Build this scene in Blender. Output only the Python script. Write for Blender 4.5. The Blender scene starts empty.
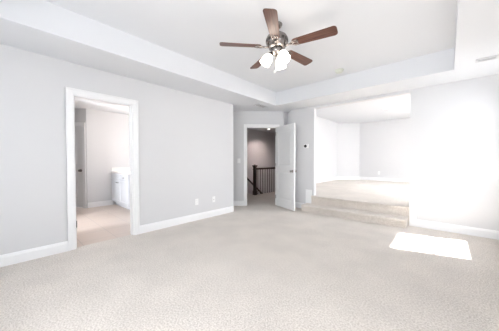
import bpy, bmesh, math, random
from mathutils import Vector, Matrix
random.seed(4)
C = bpy.context.scene
COL = C.collection
PI = math.pi

# ------------------------------------------------------------------ camera
cam_d = bpy.data.cameras.new('camera')
cam_d.sensor_width = 36.0
cam_d.lens = 221.0 / 499.0 * 36.0
cam_d.clip_start = 0.05
cam = bpy.data.objects.new('camera', cam_d)
COL.objects.link(cam)
cam.location = (0, 0, 1.17)
cam.rotation_euler = (math.radians(90 - 1.3), 0, math.radians(41.9))
C.camera = cam

# ------------------------------------------------------------------ light
C.view_settings.view_transform = 'Standard'
C.view_settings.look = 'None'
C.view_settings.gamma = 1.0
C.view_settings.use_curve_mapping = False
C.view_settings.exposure = 0.72

world = bpy.data.worlds.new('sky')
C.world = world
world.use_nodes = True
bg = world.node_tree.nodes['Background']
bg.inputs[0].default_value = (0.80, 0.90, 1.0, 1)
bg.inputs[1].default_value = 0.6

def sun(direction, energy):
    l = bpy.data.lights.new('sun', 'SUN'); l.energy = energy; l.angle = math.radians(2.0)
    l.color = (1.0, 0.96, 0.90)
    o = bpy.data.objects.new('sun', l); COL.objects.link(o)
    o.rotation_euler = Vector(direction).to_track_quat('-Z', 'Y').to_euler()
    o.location = (6, 6, 8)
cE, sE = math.cos(math.radians(57.2)), math.sin(math.radians(57.2))
sun((-0.966 * cE, -0.259 * cE, -sE), 30.0)

def area(name, loc, direction, sx, sy, power, color=(1, 1, 1)):
    l = bpy.data.lights.new(name, 'AREA'); l.shape = 'RECTANGLE'
    l.size = sx; l.size_y = sy; l.energy = power; l.color = color
    o = bpy.data.objects.new(name, l); COL.objects.link(o)
    o.location = loc
    o.rotation_euler = Vector(direction).to_track_quat('-Z', 'Y').to_euler()
    return o
# daylight just outside each window
DAY = (0.92, 0.96, 1.0)
area('daylight_side_window', (1.45, 4.15, 2.2), (-1, -0.1, -0.6), 0.9, 1.6, 40, DAY)
area('added_daylight_side', (1.0, 0.85, 1.5), (-1, 0, 0), 1.3, 1.4, 4, DAY)  # fill lamp behind the added, unseen window in the right wall
area('added_daylight_bath', (-4.4, -0.95, 1.6), (0, 1, 0), 0.9, 1.0, 80, DAY)  # fill lamp behind an unseen window, added to light the vanity
area('daylight_near_window', (-2.25, -1.25, 1.85), (0, 1, -0.45), 1.5, 1.5, 18, DAY)
area('daylight_near_window_b', (-0.55, -1.25, 1.85), (0, 1, -0.35), 1.5, 1.5, 82, DAY)
area('daylight_raised_room', (2.0, 7.6, 2.5), (-1, 0, -0.6), 2.2, 1.5, 310, (0.95, 0.975, 1.0))

# ------------------------------------------------------------------ materials
def mat(name, col, rough=0.6, metal=0.0, spec=0.5, bump=None, var=None, emit=None):
    m = bpy.data.materials.new(name); m.use_nodes = True
    nt = m.node_tree; b = nt.nodes['Principled BSDF']
    b.inputs['Base Color'].default_value = (*col, 1)
    b.inputs['Roughness'].default_value = rough
    b.inputs['Metallic'].default_value = metal
    b.inputs['Specular IOR Level'].default_value = spec
    tc = nt.nodes.new('ShaderNodeTexCoord')
    if bump:
        n = nt.nodes.new('ShaderNodeTexNoise'); n.inputs['Scale'].default_value = bump[0]
        n.inputs['Detail'].default_value = 4
        bp = nt.nodes.new('ShaderNodeBump'); bp.inputs['Strength'].default_value = bump[1]
        bp.inputs['Distance'].default_value = bump[2] if len(bump) > 2 else 0.002
        nt.links.new(tc.outputs['Object'], n.inputs['Vector'])
        nt.links.new(n.outputs['Fac'], bp.inputs['Height'])
        nt.links.new(bp.outputs['Normal'], b.inputs['Normal'])
    if var:
        n2 = nt.nodes.new('ShaderNodeTexNoise'); n2.inputs['Scale'].default_value = var[0]
        n2.inputs['Detail'].default_value = 3
        r = nt.nodes.new('ShaderNodeValToRGB')
        r.color_ramp.elements[0].position = 0.35; r.color_ramp.elements[1].position = 0.65
        r.color_ramp.elements[0].color = (*[c * (1 - var[1]) for c in col], 1)
        r.color_ramp.elements[1].color = (*[min(1, c * (1 + var[1])) for c in col], 1)
        nt.links.new(tc.outputs['Object'], n2.inputs['Vector'])
        nt.links.new(n2.outputs['Fac'], r.inputs['Fac'])
        nt.links.new(r.outputs['Color'], b.inputs['Base Color'])
    if emit:
        b.inputs['Emission Color'].default_value = (*emit[0], 1)
        b.inputs['Emission Strength'].default_value = emit[1]
    return m

M = {}
M['wall'] = mat('wall_paint', (0.70, 0.70, 0.712), 0.75, bump=(180, 0.08))
M['ceiling'] = mat('ceiling_paint', (0.77, 0.785, 0.812), 0.85, bump=(120, 0.08))
M['trim'] = mat('white_trim_paint', (0.90, 0.90, 0.91), 0.4, bump=(60, 0.02))
M['door'] = mat('door_paint', (0.86, 0.86, 0.86), 0.4, bump=(50, 0.03))
M['cabinet'] = mat('cabinet_paint', (0.84, 0.86, 0.90), 0.4, bump=(50, 0.02))
M['stone'] = mat('white_counter', (0.90, 0.89, 0.88), 0.2, var=(14, 0.03))
M['plastic'] = mat('white_plastic', (0.90, 0.90, 0.90), 0.35, bump=(80, 0.01))
M['ivory'] = mat('ivory_plastic', (0.70, 0.73, 0.65), 0.45, bump=(80, 0.01))
M['black'] = mat('black_plastic', (0.02, 0.02, 0.022), 0.3, bump=(80, 0.01))
M['vent'] = mat('vent_metal', (0.66, 0.66, 0.68), 0.4, bump=(80, 0.01))
M['duct'] = mat('duct_dark', (0.25, 0.25, 0.26), 0.8, bump=(80, 0.01))
M['nickel'] = mat('brushed_nickel', (0.29, 0.265, 0.25), 0.25, metal=1.0, bump=(200, 0.02))
M['bronze'] = mat('dark_metal', (0.10, 0.095, 0.09), 0.35, metal=0.9, bump=(200, 0.02))
M['shade'] = mat('lit_frosted_glass', (0.95, 0.95, 0.93), 0.3, emit=((1.0, 0.90, 0.78), 6.0), bump=(40, 0.01))
M['bulb'] = mat('lit_bulb', (1, 1, 1), 0.3, emit=((1.0, 0.88, 0.72), 8.0), bump=(40, 0.01))
M['canlight'] = mat('lit_lens', (1, 1, 1), 0.3, emit=((1.0, 0.95, 0.88), 6.0), bump=(40, 0.01))
M['espresso'] = mat('espresso_wood', (0.026, 0.014, 0.011), 0.35, bump=(40, 0.05), var=(9, 0.3))

def carpet():
    m = bpy.data.materials.new('cut_pile_carpet'); m.use_nodes = True
    nt = m.node_tree; b = nt.nodes['Principled BSDF']; L = nt.links.new
    b.inputs['Roughness'].default_value = 1.0; b.inputs['Specular IOR Level'].default_value = 0.1
    b.inputs['Sheen Weight'].default_value = 0.25
    tc = nt.nodes.new('ShaderNodeTexCoord')
    def noise(s, d=3):
        n = nt.nodes.new('ShaderNodeTexNoise'); n.inputs['Scale'].default_value = s
        n.inputs['Detail'].default_value = d; L(tc.outputs['Object'], n.inputs['Vector']); return n
    a, c, e = noise(75, 4), noise(2.3, 3), noise(180, 2)
    r = nt.nodes.new('ShaderNodeValToRGB')
    r.color_ramp.elements[0].position = 0.36; r.color_ramp.elements[1].position = 0.62
    r.color_ramp.elements[0].color = (0.63, 0.565, 0.508, 1)
    r.color_ramp.elements[1].color = (0.845, 0.785, 0.725, 1)
    L(a.outputs['Fac'], r.inputs['Fac'])
    r2 = nt.nodes.new('ShaderNodeValToRGB')
    r2.color_ramp.elements[0].position = 0.35; r2.color_ramp.elements[1].position = 0.65
    r2.color_ramp.elements[0].color = (0.90, 0.90, 0.90, 1)
    r2.color_ramp.elements[1].color = (1, 1, 1, 1)
    L(c.outputs['Fac'], r2.inputs['Fac'])
    mx = nt.nodes.new('ShaderNodeMixRGB'); mx.blend_type = 'MULTIPLY'; mx.inputs['Fac'].default_value = 1
    L(r.outputs['Color'], mx.inputs['Color1']); L(r2.outputs['Color'], mx.inputs['Color2'])
    L(mx.outputs['Color'], b.inputs['Base Color'])
    ad = nt.nodes.new('ShaderNodeMath'); ad.operation = 'ADD'
    L(a.outputs['Fac'], ad.inputs[0]); L(e.outputs['Fac'], ad.inputs[1])
    bp = nt.nodes.new('ShaderNodeBump'); bp.inputs['Strength'].default_value = 0.7
    bp.inputs['Distance'].default_value = 0.012
    L(ad.outputs[0], bp.inputs['Height']); L(bp.outputs['Normal'], b.inputs['Normal'])
    return m
M['carpet'] = carpet()

def tile():
    m = bpy.data.materials.new('beige_tile'); m.use_nodes = True
    nt = m.node_tree; b = nt.nodes['Principled BSDF']; L = nt.links.new
    b.inputs['Roughness'].default_value = 0.28
    tc = nt.nodes.new('ShaderNodeTexCoord')
    mp = nt.nodes.new('ShaderNodeMapping'); mp.inputs['Location'].default_value = (0.1, 0.12, 0)
    br = nt.nodes.new('ShaderNodeTexBrick'); br.offset = 0.0
    br.inputs['Scale'].default_value = 1.0
    br.inputs['Brick Width'].default_value = 0.42; br.inputs['Row Height'].default_value = 0.42
    br.inputs['Mortar Size'].default_value = 0.006
    br.inputs['Color1'].default_value = (0.68, 0.57, 0.50, 1)
    br.inputs['Color2'].default_value = (0.65, 0.54, 0.47, 1)
    br.inputs['Mortar'].default_value = (0.56, 0.47, 0.42, 1)
    L(tc.outputs['Object'], mp.inputs['Vector']); L(mp.outputs['Vector'], br.inputs['Vector'])
    L(br.outputs['Color'], b.inputs['Base Color'])
    return m
M['tile'] = tile()

def wood():
    m = bpy.data.materials.new('walnut_blade'); m.use_nodes = True
    nt = m.node_tree; b = nt.nodes['Principled BSDF']; L = nt.links.new
    b.inputs['Roughness'].default_value = 0.38
    tc = nt.nodes.new('ShaderNodeTexCoord')
    mp = nt.nodes.new('ShaderNodeMapping'); mp.inputs['Scale'].default_value = (3, 60, 10)
    n = nt.nodes.new('ShaderNodeTexNoise'); n.inputs['Scale'].default_value = 1.0; n.inputs['Detail'].default_value = 5
    r = nt.nodes.new('ShaderNodeValToRGB')
    r.color_ramp.elements[0].position = 0.35; r.color_ramp.elements[1].position = 0.65
    r.color_ramp.elements[0].color = (0.075, 0.032, 0.022, 1)
    r.color_ramp.elements[1].color = (0.165, 0.075, 0.055, 1)
    L(tc.outputs['Object'], mp.inputs['Vector']); L(mp.outputs['Vector'], n.inputs['Vector'])
    L(n.outputs['Fac'], r.inputs['Fac']); L(r.outputs['Color'], b.inputs['Base Color'])
    return m
M['blade'] = wood()

def glass():
    m = bpy.data.materials.new('window_glass'); m.use_nodes = True
    nt = m.node_tree; nt.nodes.clear()
    o = nt.nodes.new('ShaderNodeOutputMaterial'); mx = nt.nodes.new('ShaderNodeMixShader')
    t = nt.nodes.new('ShaderNodeBsdfTransparent'); g = nt.nodes.new('ShaderNodeBsdfGlossy')
    g.inputs['Roughness'].default_value = 0.02; mx.inputs[0].default_value = 0.06
    nt.links.new(t.outputs[0], mx.inputs[1]); nt.links.new(g.outputs[0], mx.inputs[2])
    nt.links.new(mx.outputs[0], o.inputs[0])
    return m
M['glass'] = glass()

# ------------------------------------------------------------------ helpers
def obj(name, bm, m, parent=None, loc=None, bevel=0, smooth=False):
    bmesh.ops.recalc_face_normals(bm, faces=bm.faces)
    me = bpy.data.meshes.new(name); bm.to_mesh(me); bm.free()
    me.materials.append(m)
    if smooth:
        for p in me.polygons: p.use_smooth = True
    o = bpy.data.objects.new(name, me); COL.objects.link(o)
    if parent: o.parent = parent
    if loc: o.location = loc
    if bevel:
        b = o.modifiers.new('bevel', 'BEVEL'); b.width = bevel; b.segments = 2
        b.limit_method = 'ANGLE'; b.angle_limit = math.radians(40)
    return o
def struct(name, bm, m, parent=None, **k):
    o = obj(name, bm, m, parent, **k)
    if not parent: o['kind'] = 'structure'
    return o
def thing(name, label, cat, loc=(0, 0, 0), rz=0, group=None):
    o = bpy.data.objects.new(name, None); COL.objects.link(o)
    o.empty_display_size = 0.1
    o.location = loc; o.rotation_euler = (0, 0, rz)
    o['label'] = label; o['category'] = cat
    if group: o['group'] = group
    return o
def tag(o, label, cat, group=None):
    o['label'] = label; o['category'] = cat
    if group: o['group'] = group
    return o
def box(bm, x0, x1, y0, y1, z0, z1, f=None):
    P = [(x, y, z) for z in (z0, z1) for y in (y0, y1) for x in (x0, x1)]
    if f: P = [f(*p) for p in P]
    v = [bm.verts.new(p) for p in P]
    for q in ((0, 1, 3, 2), (4, 5, 7, 6), (0, 1, 5, 4), (2, 3, 7, 6), (0, 2, 6, 4), (1, 3, 7, 5)):
        bm.faces.new([v[i] for i in q])
def B(*a, f=None):
    bm = bmesh.new(); box(bm, *a, f=f); return bm
def lathe(bm, prof, n=28, mtx=None):
    rings = []
    for r, z in prof:
        ring = []
        if r < 1e-5: ring = [bm.verts.new((0, 0, z))]
        else:
            for i in range(n):
                a = 2 * PI * i / n
                ring.append(bm.verts.new((r * math.cos(a), r * math.sin(a), z)))
        rings.append(ring)
    for a, b in zip(rings, rings[1:]):
        if len(a) == 1 and len(b) == 1: continue
        for i in range(n):
            j = (i + 1) % n
            if len(a) == 1: bm.faces.new((a[0], b[i], b[j]))
            elif len(b) == 1: bm.faces.new((a[i], a[j], b[0]))
            else: bm.faces.new((a[i], a[j], b[j], b[i]))
    if mtx:
        vs = [v for r in rings for v in r]
        bmesh.ops.transform(bm, matrix=mtx, verts=vs)
def tube(bm, pts, r, n=10):
    pts = [Vector(p) for p in pts]; rings = []
    for i, p in enumerate(pts):
        d = (pts[min(i + 1, len(pts) - 1)] - pts[max(i - 1, 0)]).normalized()
        up = Vector((0, 0, 1)) if abs(d.z) < 0.95 else Vector((1, 0, 0))
        s = d.cross(up).normalized(); t = s.cross(d)
        rings.append([bm.verts.new(p + r * (math.cos(2 * PI * k / n) * s + math.sin(2 * PI * k / n) * t)) for k in range(n)])
    for a, b in zip(rings, rings[1:]):
        for k in range(n):
            j = (k + 1) % n; bm.faces.new((a[k], a[j], b[j], b[k]))
    bm.faces.new(rings[0]); bm.faces.new(rings[-1])

class Seg:
    """a straight wall: s runs from a to b on the room face, n>0 goes into the wall"""
    def __init__(self, a, b, side):
        self.a = Vector((*a, 0)); d = Vector((*b, 0)) - self.a
        self.L = d.length; self.u = d.normalized()
        self.w = Vector((-self.u.y, self.u.x, 0)) * side     # side=+1: wall body left of a->b
    def p(self, s, n, z): return self.a + self.u * s + self.w * n + Vector((0, 0, z))
    def f(self): return lambda x, y, z: self.p(x, y, z)
    def wall(self, name, z0=0.0, z1=2.5, t=0.12, holes=(), m=None, ext=(0, 0)):
        ss = sorted({-ext[0], self.L + ext[1], *[h[0] for h in holes], *[h[1] for h in holes]})
        zs = sorted({z0, z1, *[h[2] for h in holes], *[h[3] for h in holes]})
        bm = bmesh.new(); fl = {}
        def solid(i, j):
            if i < 0 or j < 0 or i >= len(ss) - 1 or j >= len(zs) - 1: return False
            sm, zm = (ss[i] + ss[i + 1]) / 2, (zs[j] + zs[j + 1]) / 2
            return not any(h[0] < sm < h[1] and h[2] < zm < h[3] for h in holes)
        V = {}
        def v(i, j, n):
            if (i, j, n) not in V: V[(i, j, n)] = bm.verts.new(self.p(ss[i], t * n, zs[j]))
            return V[(i, j, n)]
        for i in range(len(ss) - 1):
            for j in range(len(zs) - 1):
                if not solid(i, j): continue
                bm.faces.new((v(i, j, 0), v(i + 1, j, 0), v(i + 1, j + 1, 0), v(i, j + 1, 0)))
                bm.faces.new((v(i, j, 1), v(i + 1, j, 1), v(i + 1, j + 1, 1), v(i, j + 1, 1)))
                if not solid(i - 1, j): bm.faces.new((v(i, j, 0), v(i, j + 1, 0), v(i, j + 1, 1), v(i, j, 1)))
                if not solid(i + 1, j): bm.faces.new((v(i + 1, j, 0), v(i + 1, j + 1, 0), v(i + 1, j + 1, 1), v(i + 1, j, 1)))
                if not solid(i, j - 1): bm.faces.new((v(i, j, 0), v(i + 1, j, 0), v(i + 1, j, 1), v(i, j, 1)))
                if not solid(i, j + 1): bm.faces.new((v(i, j + 1, 0), v(i + 1, j + 1, 0), v(i + 1, j + 1, 1), v(i, j + 1, 1)))
        return struct(name, bm, m or M['wall'])
    def base(self, name, s0, s1, z=0.0, h=0.13, t=0.016):
        bm = bmesh.new()
        prof = [(0.0, 0), (-t, 0), (-t, h - 0.03), (-t * 0.75, h - 0.022), (-t * 0.6, h - 0.008), (-t * 0.3, h), (0.0, h)]
        A = [bm.verts.new(self.p(s0, n, z + q)) for n, q in prof]
        D = [bm.verts.new(self.p(s1, n, z + q)) for n, q in prof]
        for i in range(len(prof)):
            j = (i + 1) % len(prof); bm.faces.new((A[i], A[j], D[j], D[i]))
        bm.faces.new(A); bm.faces.new(D)
        return struct(name, bm, M['trim'])
    def casing(self, name, s0, s1, top, t, w=0.085, both=True, z0=0.0):
        bm = bmesh.new(); f = self.f()
        sides = [(-0.018, 0.0)] + ([(t, t + 0.018)] if both else [])
        for n0, n1 in sides:
            box(bm, s0 - w, s0, n0, n1, z0, top + w, f); box(bm, s1, s1 + w, n0, n1, z0, top + w, f)
            box(bm, s0, s1, n0, n1, top, top + w, f)
            d = -0.006 if n0 < 0 else 0.006                      # raised outer bead
            a, b = min(n0, n0 + d), max(n1, n1 + d)
            box(bm, s0 - w, s0 - w + 0.022, a, b, z0, top + w, f); box(bm, s1 + w - 0.022, s1 + w, a, b, z0, top + w, f)
            box(bm, s0 - w + 0.022, s1 + w - 0.022, a, b, top + w - 0.022, top + w, f)
        j = 0.014                                                # jamb lining and stop
        box(bm, s0 - 0.001, s0 + j, 0, t, z0, top, f); box(bm, s1 - j, s1 + 0.001, 0, t, z0, top, f)
        box(bm, s0 + j, s1 - j, 0, t, top - j, top + 0.001, f)
        box(bm, s0 + j, s0 + j + 0.01, t * 0.35, t * 0.6, z0, top - j, f)
        box(bm, s1 - j - 0.01, s1 - j, t * 0.35, t * 0.6, z0, top - j, f)
        return struct(name, bm, M['trim'], bevel=0.003)

H = 2.44; HT = 2.745; UF = 0.34; UH = 2.78
LX = -3.645; BY = 4.877; RX = 0.72; NY = -0.92

# ------------------------------------------------------------------ floors
bm = bmesh.new()
box(bm, -3.705, RX + 0.12, NY - 0.12, 3.45, -0.12, 0)
box(bm, -6.1, RX + 0.12, 3.45, 5.0, -0.12, 0)
box(bm, -6.1, -3.2, 5.0, 5.75, -0.12, 0)
box(bm, -4.85, -3.55, 5.75, 9.0, -0.12, 0)
struct('floor', bm, M['carpet'])
struct('floor_bathroom', B(-7.7, -3.705, -0.8, 2.6, -0.12, -0.002), M['tile'])
bm = bmesh.new(); pl = [(-2.98, 5.0), (1.4, 5.0), (1.4, 10.5), (-3.6, 10.5), (-3.6, 5.55)]
lo = [bm.verts.new((x, y, UF - 0.14)) for x, y in pl]; hi = [bm.verts.new((x, y, UF)) for x, y in pl]
bm.faces.new(lo); bm.faces.new(hi)
for i in range(5): bm.faces.new((lo[i], lo[(i + 1) % 5], hi[(i + 1) % 5], hi[i]))
struct('floor_raised_room', bm, M['carpet'])
struct('floor_stairwell', B(-6.1, -4.0, 5.75, 9.6, -2.8, -2.7), M['carpet'])

# ------------------------------------------------------------------ ceilings
bm = bmesh.new()
TX0, TX1, TY0, TY1 = -2.975, 0.045, -0.20, 4.235
box(bm, -4.75, TX0, NY - 0.12, 5.18, H, HT + 0.1)
box(bm, TX1, RX + 0.12, NY - 0.12, 5.0, H, HT + 0.1)
box(bm, TX0, TX1, NY - 0.12, TY0, H, HT + 0.1)
box(bm, TX0, TX1, TY1, 5.0, H, HT + 0.1)
box(bm, TX0, TX1, TY0, TY1, HT, HT + 0.1)
bmesh.ops.remove_doubles(bm, verts=bm.verts, dist=1e-4)
struct('ceiling', bm, M['ceiling'])
struct('ceiling_bathroom', B(-7.7, -4.75, -0.8, 3.5, H, H + 0.12), M['ceiling'])
bm = bmesh.new(); box(bm, -6.2, -4.75, 3.45, 9.1, H, H + 0.12); box(bm, -4.75, -3.6, 5.18, 9.1, H, H + 0.12)
struct('ceiling_hall', bm, M['ceiling'])
struct('ceiling_raised_room', B(-3.8, 1.5, 5.0, 10.6, UH, UH + 0.12), M['ceiling'])

# ------------------------------------------------------------------ walls
left = Seg((LX, NY), (LX, 3.51), +1)
s_ = lambda y: y - NY
BD0, BD1, DT = s_(0.618), s_(1.354), 2.03
left.wall('wall_left', holes=[(BD0, BD1, -0.01, DT)], z0=-0.01)
left.casing('trim_1', BD0, BD1, DT, 0.12, w=0.077)
left.base('baseboard_left', 0, BD0 - 0.077)
left.base('baseboard_left_far', BD1 + 0.077, left.L)
bm = B(LX - 0.12, -4.62, 3.39, 3.51, -0.01, 2.5); struct('wall_niche', bm, M['wall'])

diag = Seg((-4.557, 3.51), (-3.19, 4.877), +1)
ED0, ED1 = 0.968, 1.757
diag.wall('wall_entry', holes=[(ED0, ED1, -0.01, DT)], z0=-0.01, t=0.11)
diag.casing('trim_2', ED0, ED1, DT, 0.11, w=0.068)
diag.base('baseboard_entry', 0.15, ED0 - 0.068)

OX0, OX1, OT = -2.341, -0.514, 2.385
back = Seg((-2.99, BY), (RX, BY), +1)
back.wall('wall_back', holes=[(OX0 + 2.99, OX1 + 2.99, -0.01, OT)], z0=-0.01, t=0.123, ext=(0, 0.12))
back.base('baseboard_back', 0, 2.99 - 2.54)
back.base('baseboard_back_right', 2.99 - 0.40, back.L)
struct('wall_recess', B(-3.30, -2.95, 5.05, 5.17, -0.01, 2.5), M['wall'])
struct('wall_recess_side', B(-3.27, -3.19, 4.90, 5.05, -0.01, 2.5), M['wall'])
# white skirt blocks beside the steps
struct('trim_3', B(-2.54, -2.385, BY - 0.022, BY, 0, 0.47), M['trim'], bevel=0.004)
struct('trim_4', B(-0.50, -0.40, BY - 0.022, BY, 0, 0.47), M['trim'], bevel=0.004)

right = Seg((RX, NY), (RX, BY), -1)
WY0, WY1, WZ0, WZ1 = 3.80, 4.66, 0.73, 2.22
right.wall('wall_right', holes=[(s_(WY0), s_(WY1), WZ0, WZ1), (s_(0.15), s_(1.55), WZ0, WZ1)], z0=-0.01, ext=(0.12, 0))
right.base('baseboard_right', 0, right.L)
near = Seg((LX, NY), (RX, NY), -1)
near.wall('wall_near', holes=[(0.62, 2.12, 0.75, 2.15), (2.34, 3.84, 0.75, 2.15)], z0=-0.01, ext=(0.12, 0))
near.base('baseboard_near', 0, near.L)

def window(name, seg, s0, s1, z0, z1, t=0.12, cols=1):
    f = seg.f(); bm = bmesh.new(); e = 0.03
    n0, n1 = t * 0.55, t * 0.9
    for a in range(cols):
        w = (s1 - s0) / cols; a0, a1 = s0 + a * w, s0 + (a + 1) * w
        box(bm, a0, a0 + e, n0, n1, z0, z1, f); box(bm, a1 - e, a1, n0, n1, z0, z1, f)
        box(bm, a0 + e, a1 - e, n0, n1, z0, z0 + e, f); box(bm, a0 + e, a1 - e, n0, n1, z1 - e, z1, f)
        zm = (z0 + z1) / 2; box(bm, a0 + e, a1 - e, n0, n1, zm - 0.010, zm + 0.010, f)
    w = 0.085
    box(bm, s0 - w, s0, -0.018, 0, z0 - w, z1 + w, f); box(bm, s1, s1 + w, -0.018, 0, z0 - w, z1 + w, f)
    box(bm, s0, s1, -0.018, 0, z1, z1 + w, f); box(bm, s0 - w - 0.02, s1 + w + 0.02, -0.05, 0, z0 - 0.025, z0, f)
    o = struct(name, bm, M['trim'])
    g = B(s0 + 0.01, s1 - 0.01, t * 0.7, t * 0.72, z0 + 0.01, z1 - 0.01, f=f)
    obj('window_pane', g, M['glass'], o)
    return o
window('window_1', right, s_(WY0), s_(WY1), WZ0, WZ1)
window('window_added_right', right, s_(0.15), s_(1.55), WZ0, WZ1, cols=2)  # unseen window, added to spread light over the back and left walls
window('window_2', near, 0.62, 2.12, 0.75, 2.15, cols=2)
window('window_3', near, 2.34, 3.84, 0.75, 2.15, cols=2)

# raised room
ul = Seg((-3.55, 5.5), (-3.55, 9.60), +1); ul.wall('wall_raised_left', z0=-0.2, z1=2.9, ext=(0.05, 0.06))
ul.base('baseboard_raised_left', 0, ul.L, z=UF)
ud = Seg((-3.55, 9.60), (-2.85, 10.30), +1); ud.wall('wall_raised_corner', z0=-0.2, z1=2.9, ext=(0.03, 0.03))
ud.base('baseboard_raised_corner', 0, ud.L, z=UF)
ub = Seg((-2.85, 10.30), (1.3, 10.30), +1); ub.wall('wall_raised_back', z0=-0.2, z1=2.9, ext=(0.05, 0.1))
ub.base('baseboard_raised_back', 0, ub.L, z=UF)
ur = Seg((1.3, 10.3), (1.3, 5.0), +1)
ur.wall('wall_raised_right', z0=-0.2, z1=2.9, holes=[(1.6, 3.8, 0.95, 2.45)])
ur.base('baseboard_raised_right', 0, ur.L, z=UF)
window('window_4', ur, 1.6, 3.8, 0.95, 2.45, cols=2)
uf = Seg((-3.0, 5.17), (-3.55, 5.5), +1); uf.wall('wall_raised_entry', z0=-0.2, z1=2.9, t=0.06)
struct('wall_raised_near', B(RX + 0.12, 1.42, 4.88, 5.0, -0.2, 2.9), M['wall'])
struct('wall_header', B(-3.3, RX + 0.12, 5.0, 5.06, 2.5, 2.9), M['wall'])

# bathroom
bf = Seg((-6.6, 2.45), (-6.6, 1.375), -1); bf.wall('wall_bath_far', z0=-0.01)
bf.base('baseboard_bath_far', 0.53, bf.L, z=-0.002)
bd = Seg((-6.6, 1.375), (-7.5, 0.475), -1); bd.wall('wall_bath_corner', z0=-0.01, holes=[(0.095, 0.80, -0.01, DT)])
bd.casing('trim_5', 0.095, 0.80, DT, 0.12, w=0.07)
bc = Seg((-7.5, 0.475), (-7.5, -0.7), -1); bc.wall('wall_bath_side', z0=-0.01)
bn = Seg((-7.6, -0.7), (-3.76, -0.7), -1); bn.wall('wall_bath_near', z0=-0.01, t=0.1, holes=[(2.75, 3.65, 1.1, 2.1)])
window('window_added_bath', bn, 2.75, 3.65, 1.1, 2.1, t=0.1)  # unseen window, added to brighten the vanity and tiles
struct('wall_bath_light_blocker', B(-5.7, -5.6, -0.7, 0.80, -0.01, 2.44), M['wall'])  # unseen wall, added to keep the bath window's light off the corner wall
struct('wall_bath_back', B(-6.72, -3.76, 2.45, 2.57, -0.01, 2.5), M['wall'])

# hall and stairwell
struct('wall_hall_far', B(-6.12, -6.0, 3.39, 9.2, -2.8, 2.5), M['wall'])
struct('wall_hall_near', B(-6.1, -4.6, 3.39, 3.51, -0.01, 2.5), M['wall'])
struct('wall_hall_end', B(-6.1, -3.6, 9.0, 9.12, -2.8, 2.5), M['wall'])
struct('wall_stairwell', B(-4.90, -4.85, 5.75, 9.0, -2.8, -0.12), M['wall'])
struct('wall_stairwell_near', B(-6.1, -4.85, 5.65, 5.75, -2.8, -0.12), M['wall'])
struct('baseboard_hall', B(-6.0, -5.985, 3.51, 5.7, 0, 0.13), M['trim'])

# ------------------------------------------------------------------ doors
def panel_door(name, w, h=2.015, th=0.035, knob=True):
    """hinge edge at x=0, slab runs along +x; stiles and rails round two sunk panels"""
    st, ra, mid, bt = 0.105, 0.115, 0.12, 0.20
    bm = bmesh.new()
    def sq(x0, x1, z0, z1, y=th / 2): box(bm, x0, x1, -y, y, z0, z1)
    zm = 0.90
    sq(0, st, 0, h); sq(w - st, w, 0, h); sq(st, w - st, 0, bt); sq(st, w - st, h - ra, h); sq(st, w - st, zm, zm + mid)
    for z0, z1 in ((bt, zm), (zm + mid, h - ra)):
        sq(st, w - st, z0, z1, th / 2 - 0.011)
        for s in (-1, 1):       # raised field with sloping edge
            a = [(st + 0.035, z0 + 0.035), (w - st - 0.035, z0 + 0.035), (w - st - 0.035, z1 - 0.035), (st + 0.035, z1 - 0.035)]
            b = [(x + (0.02 if i in (0, 3) else -0.02), z + (0.02 if i < 2 else -0.02)) for i, (x, z) in enumerate(a)]
            va = [bm.verts.new((x, s * (th / 2 - 0.011), z)) for x, z in a]
            vb = [bm.verts.new((x, s * (th / 2 - 0.003), z)) for x, z in b]
            for i in range(4): bm.faces.new((va[i], va[(i + 1) % 4], vb[(i + 1) % 4], vb[i]))
            bm.faces.new(vb)
    d = struct(name, bm, M['door'])
    bm = bmesh.new()
    for s in (-1, 1):
        mt = Matrix.Translation((w - 0.055, s * th / 2, 0.91)) @ Matrix.Rotation(-s * PI / 2, 4, 'X')
        lathe(bm, [(0.0, 0), (0.032, 0), (0.032, 0.006), (0.014, 0.01), (0.011, 0.03), (0.022, 0.038), (0.029, 0.05), (0.026, 0.062), (0.0, 0.067)], 20, mt)
    obj('door_knob', bm, M['nickel'], d, smooth=True)['label'] = 'brushed nickel round knob'
    for z in (0.18, 1.0, 1.80):
        bm = bmesh.new()
        tube(bm, [(-0.004, -th / 2 - 0.004, z), (-0.004, -th / 2 - 0.004, z + 0.09)], 0.006, 8)
        box(bm, -0.004, 0.0005, -th / 2, th / 2 - 0.005, z, z + 0.09)
        obj('hinge', bm, M['nickel'], d)
    return d
d1 = panel_door('door_1', 0.75)
hp = diag.p(ED1 - 0.006, -0.03, 0.012)
d1.location = hp; d1.rotation_euler = (0, 0, math.atan2(-0.283, 0.70))
d2 = panel_door('door_2', 0.70); d2.location = (-3.80, 0.600, 0.012); d2.rotation_euler = (0, 0, math.radians(186))
d3 = panel_door('door_3', 0.672)
q = bd.p(0.783, 0.045, 0.012); d3.location = q; d3.rotation_euler = (0, 0, math.radians(45))
bm = bmesh.new()
box(bm, -3.70, -3.652, 0.632, 0.636, 0.28, 0.37); tube(bm, [(-3.652, 0.637, 0.28), (-3.652, 0.637, 0.37)], 0.006, 8)
obj('jamb_hinge', bm, M['bronze'], bpy.data.objects['trim_1'])

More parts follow.
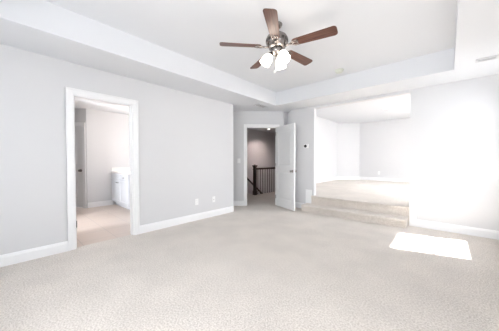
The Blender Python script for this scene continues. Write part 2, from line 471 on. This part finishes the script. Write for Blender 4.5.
# ------------------------------------------------------------------ carpeted steps
t = thing('carpeted_steps', 'two wide beige carpeted steps rising to the raised room', 'steps', (-1.43, 4.75, 0))
def rounded_step(x0, x1, y0, y1, z0, z1, r=0.022, n=6):
    """solid step with a rounded carpet nosing along its front edge"""
    bm = bmesh.new(); pr = [(y1, z0), (y0 + 0.012, z0), (y0 + 0.010, z1 - 0.05), (y0, z1 - 0.04)]
    for i in range(n + 1):
        a = PI - i / n * PI / 2
        pr.append((y0 + r + r * math.cos(a), z1 - r + r * math.sin(a)))
    pr.append((y1, z1))
    A = [bm.verts.new((x0, y, z)) for y, z in pr]; D = [bm.verts.new((x1, y, z)) for y, z in pr]
    for i in range(len(pr)):
        j = (i + 1) % len(pr); bm.faces.new((A[i], A[j], D[j], D[i]))
    bm.faces.new(A); bm.faces.new(D); return bm
ox, oy = 1.43, -4.75
obj('step', rounded_step(-2.50 + ox, -0.515 + ox, 4.575 + oy, 4.852 + oy, 0, 0.152), M['carpet'], t)
bm = rounded_step(-2.383 + ox, -0.50 + ox, 4.835 + oy, 4.875 + oy, 0.0, UF + 0.001)
box(bm, OX0 + 0.002 + ox, OX1 - 0.002 + ox, 4.86 + oy, 5.0 + oy, 0, UF + 0.001)
obj('step', bm, M['carpet'], t)

# stairs going down the hall stairwell
t = thing('stair_flight', 'carpeted stairs going down behind the dark railing in the hall', 'stairs', (-5.42, 5.75, -2.7))
for k in range(13):
    obj('step', B(-0.57, 0.51, 0.005 + 0.249 * k, 0.005 + 0.249 * (k + 1), 0 if k > 9 else 0, 2.7 - 0.19 * (k + 1)), M['carpet'], t)

# ------------------------------------------------------------------ hall railing
t = thing('stair_railing', 'dark wood newel post and handrail with thin balusters in the hall', 'railing', (-4.87, 5.70, 0))
bm = bmesh.new()
for h0, h1, r in ((0, 0.14, 0.058), (0.14, 0.16, 0.052), (0.16, 0.86, 0.046), (0.86, 0.885, 0.055), (0.885, 0.96, 0.046), (0.96, 0.985, 0.060), (0.985, 1.005, 0.068)):
    box(bm, -r, r, -r, r, h0, h1)
v = [bm.verts.new((x * 0.06, y * 0.06, 1.005)) for x, y in ((-1, -1), (1, -1), (1, 1), (-1, 1))]
ap = bm.verts.new((0, 0, 1.04))
for i in range(4): bm.faces.new((v[i], v[(i + 1) % 4], ap))
obj('newel_post', bm, M['espresso'], t, bevel=0.004)
bm = B(-0.032, 0.032, 0.04, 3.2, 0.855, 0.915); obj('handrail', bm, M['espresso'], t, bevel=0.012)
for k in range(22):
    y = 0.16 + k * 0.135
    bm = bmesh.new(); box(bm, -0.007, 0.007, y - 0.007, y + 0.007, 0.0, 0.866)
    box(bm, -0.010, 0.010, y - 0.010, y + 0.010, 0.0, 0.03)
    obj('baluster', bm, M['espresso'], t)
bm = bmesh.new()
P0, P1 = Vector((-5.94, 5.95, 0.86)), Vector((-5.94, 8.6, -1.15))
tube(bm, [P0 + Vector((0.0, -0.12, 0)), P0, P1, P1 + Vector((0, 0.1, 0))], 0.034, 12)
t = thing('wall_handrail', 'dark wood handrail sloping down the hall stairwell wall', 'handrail', (-5.94, 5.95, 0.86))
o = obj('rail', bm, M['espresso'], t); o.location = (5.94, -5.95, -0.86)
for k in (0.05, 0.5, 0.95):
    p = P0.lerp(P1, k) - Vector((-5.94, 5.95, 0.86))
    bm = bmesh.new(); tube(bm, [p, p + Vector((-0.01, 0, -0.05)), p + Vector((-0.06, 0, -0.06))], 0.006, 8)
    obj('bracket', bm, M['bronze'], t)

# ------------------------------------------------------------------ ceiling fan
FX, FY = -1.497, 2.145
fan = thing('ceiling_fan', 'five-blade ceiling fan with brown blades and three lit glass shades', 'ceiling fan', (FX, FY, HT))
bm = bmesh.new(); lathe(bm, [(0, 0), (0.062, 0), (0.062, -0.012), (0.052, -0.03), (0.035, -0.045), (0, -0.045)])
obj('canopy', bm, M['nickel'], fan, smooth=True)
DROP = (0, 0, -0.035)
bm = bmesh.new(); lathe(bm, [(0, -0.04), (0.022, -0.04), (0.022, -0.12), (0, -0.12)], 20)
obj('downrod', bm, M['nickel'], fan, smooth=True)
bm = bmesh.new(); lathe(bm, [(0, -0.075), (0.03, -0.075), (0.085, -0.085), (0.112, -0.105), (0.127, -0.135), (0.127, -0.185), (0.118, -0.205), (0.10, -0.218), (0.092, -0.24), (0, -0.24)], 36)
obj('motor_housing', bm, M['nickel'], fan, smooth=True, loc=DROP)
bm = bmesh.new(); lathe(bm, [(0, -0.235), (0.066, -0.235), (0.072, -0.25), (0.072, -0.28), (0.058, -0.305), (0.03, -0.325), (0.012, -0.335), (0, -0.335)], 28)
obj('switch_housing', bm, M['nickel'], fan, smooth=True, loc=DROP)
# vents round the motor
for k in range(15):
    a = 2 * PI * k / 15; c, q_ = math.cos(a), math.sin(a)
    bm = bmesh.new(); box(bm, 0.1262, 0.1285, -0.017, 0.017, -0.178, -0.150, f=lambda x, y, z: (x * c - y * q_, x * q_ + y * c, z))
    obj('motor_vent', bm, M['bronze'], fan, loc=DROP)
base_ang = math.radians(41.9)          # world angle of the picture's right-hand direction
BZ = -0.257
def blade_mesh():
    bm = bmesh.new()
    r0, r1, w0, w1 = 0.19, 0.66, 0.052, 0.066
    out = [(r0, -w0 * 0.75), (r0 + 0.02, -w0), (r1 - 0.035, -w1)]
    for i in range(1, 6):
        a = -PI / 2 + i / 6 * PI / 2; out.append((r1 - 0.035 + 0.035 * math.cos(a), -w1 + 0.035 + 0.035 * math.sin(a)))
    out += [(r1, -w1 + 0.035), (r1, w1 - 0.035)]
    for i in range(1, 6):
        a = i / 6 * PI / 2; out.append((r1 - 0.035 + 0.035 * math.cos(a), w1 - 0.035 + 0.035 * math.sin(a)))
    out += [(r1 - 0.035, w1), (r0 + 0.02, w0), (r0, w0 * 0.75)]
    lo = [bm.verts.new((x, y, -0.003)) for x, y in out]; hi = [bm.verts.new((x, y, 0.003)) for x, y in out]
    bm.faces.new(lo); bm.faces.new(hi)
    for i in range(len(out)):
        j = (i + 1) % len(out); bm.faces.new((lo[i], lo[j], hi[j], hi[i]))
    return bm
def bracket_mesh():
    bm = bmesh.new()
    tube(bm, [(0.075, 0, 0.0), (0.12, 0, -0.008), (0.16, 0, -0.008)], 0.011, 8)
    for s in (-1, 1):
        tube(bm, [(0.15, 0, -0.008), (0.185, s * 0.028, -0.008), (0.235, s * 0.034, -0.007), (0.255, s * 0.025, -0.007)], 0.006, 8)
    box(bm, 0.16, 0.25, -0.010, 0.010, -0.009, -0.0035)
    for x, y in ((0.205, -0.03), (0.205, 0.03), (0.245, 0)):
        lathe(bm, [(0, -0.013), (0.007, -0.013), (0.009, -0.008), (0.009, -0.003), (0, -0.003)], 10, Matrix.Translation((x, y, 0)))
    return bm
bl = br_ = None
for k in range(5):
    ang = base_ang + math.radians(41.4 + 72 * k)
    if bl is None:
        bl = obj('blade', blade_mesh(), M['blade'], fan); br_ = obj('blade_bracket', bracket_mesh(), M['nickel'], bl, smooth=True)
        o = bl
    else:
        o = bl.copy(); COL.objects.link(o); o.parent = fan
        b2 = br_.copy(); COL.objects.link(b2); b2.parent = o
    # left-hand edge (seen outwards) lower
    o.matrix_local = Matrix.Translation((0, 0, BZ)) @ Matrix.Rotation(ang, 4, 'Z') @ Matrix.Rotation(math.radians(-12), 4, 'X')
for k, a in enumerate((62, 182, 302)):
    ang = base_ang + math.radians(a)
    R = Matrix.Rotation(ang, 4, 'Z')
    bm = bmesh.new(); tube(bm, [(0.04, 0, -0.285), (0.066, 0, -0.287), (0.076, 0, -0.303)], 0.009, 8)
    lathe(bm, [(0, 0.004), (0.022, 0.004), (0.026, -0.012), (0.026, -0.022), (0, -0.022)], 18, Matrix.Translation((0.072, 0, -0.300)) @ Matrix.Rotation(math.radians(-32), 4, 'Y'))
    arm = obj('lamp_arm', bm, M['nickel'], fan, smooth=True); arm.matrix_local = Matrix.Translation(DROP) @ R
    T = Matrix.Translation((0.082, 0, -0.318)) @ Matrix.Rotation(math.radians(-32), 4, 'Y')
    bm = bmesh.new()
    lathe(bm, [(0.024, 0.0), (0.038, -0.012), (0.053, -0.038), (0.058, -0.068), (0.057, -0.095), (0.062, -0.118), (0.059, -0.118), (0.054, -0.095), (0.055, -0.068), (0.050, -0.039), (0.035, -0.014), (0.021, -0.002)], 26, T)
    sh = obj('lamp_shade', bm, M['shade'], fan, smooth=True); sh.matrix_local = Matrix.Translation(DROP) @ R
    sh['label'] = 'lit white frosted glass shade'
    bm = bmesh.new(); lathe(bm, [(0, -0.004), (0.012, -0.006), (0.014, -0.03), (0.025, -0.055), (0.022, -0.072), (0, -0.082)], 16, T)
    obj('bulb', bm, M['bulb'], sh, smooth=True)
for x, y, L_ in ((0.012, -0.055, 0.14), (-0.04, 0.03, 0.09)):
    bm = bmesh.new(); tube(bm, [(x, y, -0.30), (x, y, -0.42 - L_)], 0.0018, 6)
    ch = obj('pull_chain', bm, M['nickel'], fan)
    bm = bmesh.new(); lathe(bm, [(0, 0.012), (0.006, 0.008), (0.009, -0.002), (0.006, -0.012), (0, -0.014)], 12, Matrix.Translation((x, y, -0.425 - L_)))
    obj('chain_pull', bm, M['plastic'], ch, smooth=True)

# ------------------------------------------------------------------ ceiling devices
t = thing('smoke_detector', 'round off-white smoke detector on the tray ceiling past the fan', 'smoke detector', (-1.43, 3.93, HT))
bm = bmesh.new(); lathe(bm, [(0, 0), (0.072, 0), (0.072, -0.012), (0.066, -0.016), (0, -0.016)], 28); obj('mounting_plate', bm, M['ivory'], t, smooth=False)
bm = bmesh.new(); lathe(bm, [(0, -0.016), (0.062, -0.016), (0.062, -0.034), (0.05, -0.046), (0.02, -0.05), (0, -0.05)], 28); obj('cover', bm, M['ivory'], t)

def vent(label, loc, w, d, rz):
    t = thing('air_vent', label, 'vent', loc, rz, 'vents in the lowered ceiling')
    obj('backing', B(-w / 2 + 0.02, w / 2 - 0.02, -d / 2 + 0.02, d / 2 - 0.02, -0.003, -0.0005), M['duct'], t)
    bm = bmesh.new(); e = 0.022
    box(bm, -w / 2, w / 2, -d / 2, -d / 2 + e, -0.008, 0); box(bm, -w / 2, w / 2, d / 2 - e, d / 2, -0.008, 0)
    box(bm, -w / 2, -w / 2 + e, -d / 2 + e, d / 2 - e, -0.008, 0); box(bm, w / 2 - e, w / 2, -d / 2 + e, d / 2 - e, -0.008, 0)
    obj('frame', bm, M['vent'], t)
    n = max(3, int((d - 2 * e) / 0.026))
    for k in range(n):
        y = -d / 2 + e + (k + 0.5) * (d - 2 * e) / n
        obj('slat', B(-w / 2 + e, w / 2 - e, y - 0.006, y + 0.006, -0.0055, -0.0035), M['vent'], t)
vent('pale ceiling vent on the lowered ceiling in front of the entry doorway', (-3.25, 4.02, H), 0.33, 0.18, math.radians(90))
vent('pale ceiling vent on the lowered ceiling above the bright right-hand wall', (0.345, 4.05, H), 0.20, 0.12, 0)

def can_light(label, loc, power, spot=False, sz=130):
    t = thing('recessed_light', label, 'ceiling light', loc, 0, 'recessed ceiling lights')
    bm = bmesh.new(); lathe(bm, [(0.058, 0.0), (0.085, 0.0), (0.085, -0.006), (0.060, -0.008), (0.058, 0.0)], 26); obj('trim_ring', bm, M['plastic'], t)
    bm = bmesh.new(); lathe(bm, [(0, -0.001), (0.058, -0.001), (0.058, -0.004), (0, -0.006)], 26); obj('lens', bm, M['canlight'], t)
    l = bpy.data.lights.new('can_lamp', 'SPOT'); l.energy = power; l.spot_size = math.radians(sz); l.spot_blend = 0.7
    l.shadow_soft_size = 0.05; l.color = (1.0, 0.82, 0.78)
    o = bpy.data.objects.new('can_lamp', l); COL.objects.link(o); o.location = (loc[0], loc[1], loc[2] - 0.02)
can_light('small lit recessed light in the hall ceiling seen through the doorway', (-5.38, 7.16, H), 50)
can_light('small lit recessed light in the raised room ceiling', (-1.45, 7.89, UH), 12)

# ------------------------------------------------------------------ wall devices
def wall_frame(seg, s, z, label, name, cat, group=None):
    p = seg.p(s, 0, z); ang = math.atan2(-seg.w.y, -seg.w.x) + PI / 2     # local -y faces the room
    return thing(name, label, cat, p, ang, group)
def plate(t, w=0.075, h=0.12, th=0.006):
    obj('wall_plate', B(-w / 2, w / 2, -th, 0, -h / 2, h / 2), M['plastic'], t, bevel=0.002)
def outlet(seg, s, z, label):
    t = wall_frame(seg, s, z, label, 'wall_outlet', 'outlet', 'electrical outlets'); plate(t)
    for q in (-0.022, 0.022):
        r = obj('receptacle', B(-0.017, 0.017, -0.009, -0.005, q - 0.014, q + 0.014), M['plastic'], t, bevel=0.002)
        bm = bmesh.new()
        for x in (-0.006, 0.006): box(bm, x - 0.0012, x + 0.0012, -0.0095, -0.0088, q - 0.002, q + 0.007)
        obj('slots', bm, M['black'], r)
outlet(left, s_(2.514), 0.36, 'white double electrical outlet low on the left wall, nearer the bathroom door')
t = wall_frame(left, s_(2.934), 0.355, 'white cable plate low on the left wall, nearer the entry doorway', 'cable_plate', 'wall plate'); plate(t)
bm = bmesh.new(); lathe(bm, [(0, 0), (0.006, 0), (0.006, 0.012), (0, 0.012)], 12, Matrix.Translation((0, -0.005, 0)) @ Matrix.Rotation(PI / 2, 4, 'X'))
obj('connector', bm, M['nickel'], t)
outlet(ub, -2.1 + 2.85, UF + 0.32, 'white outlet low on the far wall of the raised room')
t = wall_frame(diag, 0.776, 1.16, 'white light switch on the narrow wall left of the entry doorway', 'light_switch', 'switch'); plate(t)
obj('toggle', B(-0.017, 0.017, -0.011, -0.005, -0.033, 0.033), M['plastic'], t, bevel=0.002)
t = wall_frame(back, -2.535 + 2.99, 1.515, 'white thermostat with dark dial between entry door and raised room', 'thermostat', 'thermostat')
obj('body', B(-0.06, 0.06, -0.024, 0, -0.05, 0.05), M['plastic'], t, bevel=0.006)
bm = bmesh.new(); lathe(bm, [(0, 0), (0.037, 0), (0.035, 0.006), (0, 0.006)], 20, Matrix.Translation((-0.018, -0.023, 0.0)) @ Matrix.Rotation(PI / 2, 4, 'X'))
obj('display', bm, M['black'], t)

# ------------------------------------------------------------------ bathroom vanity
t = thing('vanity_cabinet', 'white bathroom vanity cabinet with panelled doors under a white counter', 'cabinet', (-6.02, 2.17, 0))
VX0, VX1 = -0.575, 0.575; VY = -0.25
bm = bmesh.new(); box(bm, VX0, VX1, VY, 0.275, 0.10, 0.84)
obj('body', bm, M['cabinet'], t)
obj('toe_kick', B(VX0, VX1, VY + 0.07, 0.275, -0.002, 0.10), M['cabinet'], t)
def front(name, x0, x1, z0, z1):
    bm = bmesh.new(); e = min(0.05, (z1 - z0) * 0.28); y = VY
    box(bm, x0, x0 + e, y - 0.02, y, z0, z1); box(bm, x1 - e, x1, y - 0.02, y, z0, z1)
    box(bm, x0 + e, x1 - e, y - 0.02, y, z0, z0 + e); box(bm, x0 + e, x1 - e, y - 0.02, y, z1 - e, z1)
    box(bm, x0 + e, x1 - e, y - 0.011, y, z0 + e, z1 - e)
    return obj(name, bm, M['cabinet'], t, bevel=0.002)
a = front('drawer', -0.565, -0.005, 0.68, 0.83); b = front('drawer', 0.005, 0.565, 0.68, 0.83)
c = front('door', -0.565, -0.005, 0.12, 0.665); d = front('door', 0.005, 0.565, 0.12, 0.665)
def knob(par, x, z):
    bm = bmesh.new(); lathe(bm, [(0, 0), (0.008, 0), (0.008, 0.015), (0.017, 0.02), (0.015, 0.03), (0, 0.032)], 14, Matrix.Translation((x, VY - 0.02, z)) @ Matrix.Rotation(PI / 2, 4, 'X'))
    obj('knob', bm, M['bronze'], par)
def bar(par, x0, x1, z):
    bm = bmesh.new(); tube(bm, [(x0, VY - 0.02, z), (x0, VY - 0.045, z), (x1, VY - 0.045, z), (x1, VY - 0.02, z)], 0.006, 8)
    obj('handle', bm, M['bronze'], par)
bar(c, -0.17, -0.05, 0.62); knob(b, 0.34, 0.755)
t = thing('vanity_countertop', 'white stone countertop with splash along the far bathroom wall', 'countertop', (-5.6, 2.17, 0.84))
bm = bmesh.new(); box(bm, -1.0, 1.0, -0.29, 0.28, 0, 0.045); obj('slab', bm, M['stone'], t, bevel=0.004)
bm = bmesh.new(); box(bm, -1.0, -0.98, -0.27, 0.26, 0.045, 0.145); box(bm, -0.98, 1.0, 0.26, 0.28, 0.045, 0.145); obj('splash', bm, M['stone'], t)
t2 = thing('vanity_side_cabinet', 'white end cabinet holding up the far end of the vanity counter', 'cabinet', (-4.78, 2.17, 0))
obj('body', B(-0.18, 0.18, -0.25, 0.275, 0.10, 0.84), M['cabinet'], t2); obj('toe_kick', B(-0.18, 0.18, -0.18, 0.275, -0.002, 0.1), M['cabinet'], t2)
t = thing('vanity_light', 'lit three-shade wall lamp above the vanity counter', 'wall lamp', (-5.35, 2.45, 2.02))
obj('backplate', B(-0.32, 0.32, -0.03, 0, -0.05, 0.05), M['nickel'], t, bevel=0.005)
for x in (-0.22, 0, 0.22):
    bm = bmesh.new(); tube(bm, [(x, -0.02, 0), (x, -0.11, 0), (x, -0.11, -0.03)], 0.009, 8); a = obj('lamp_arm', bm, M['nickel'], t)
    bm = bmesh.new(); lathe(bm, [(0, -0.03), (0.025, -0.03), (0.05, -0.08), (0.06, -0.13), (0, -0.13)], 20, Matrix.Translation((x, -0.11, 0))); obj('lamp_shade', bm, M['shade'], t, smooth=True)
l = bpy.data.lights.new('vanity_lamp', 'POINT'); l.energy = 11; l.color = (1.0, 0.84, 0.72); l.shadow_soft_size = 0.12
o = bpy.data.objects.new('vanity_lamp', l); COL.objects.link(o); o.location = (-5.35, 2.2, 1.85)
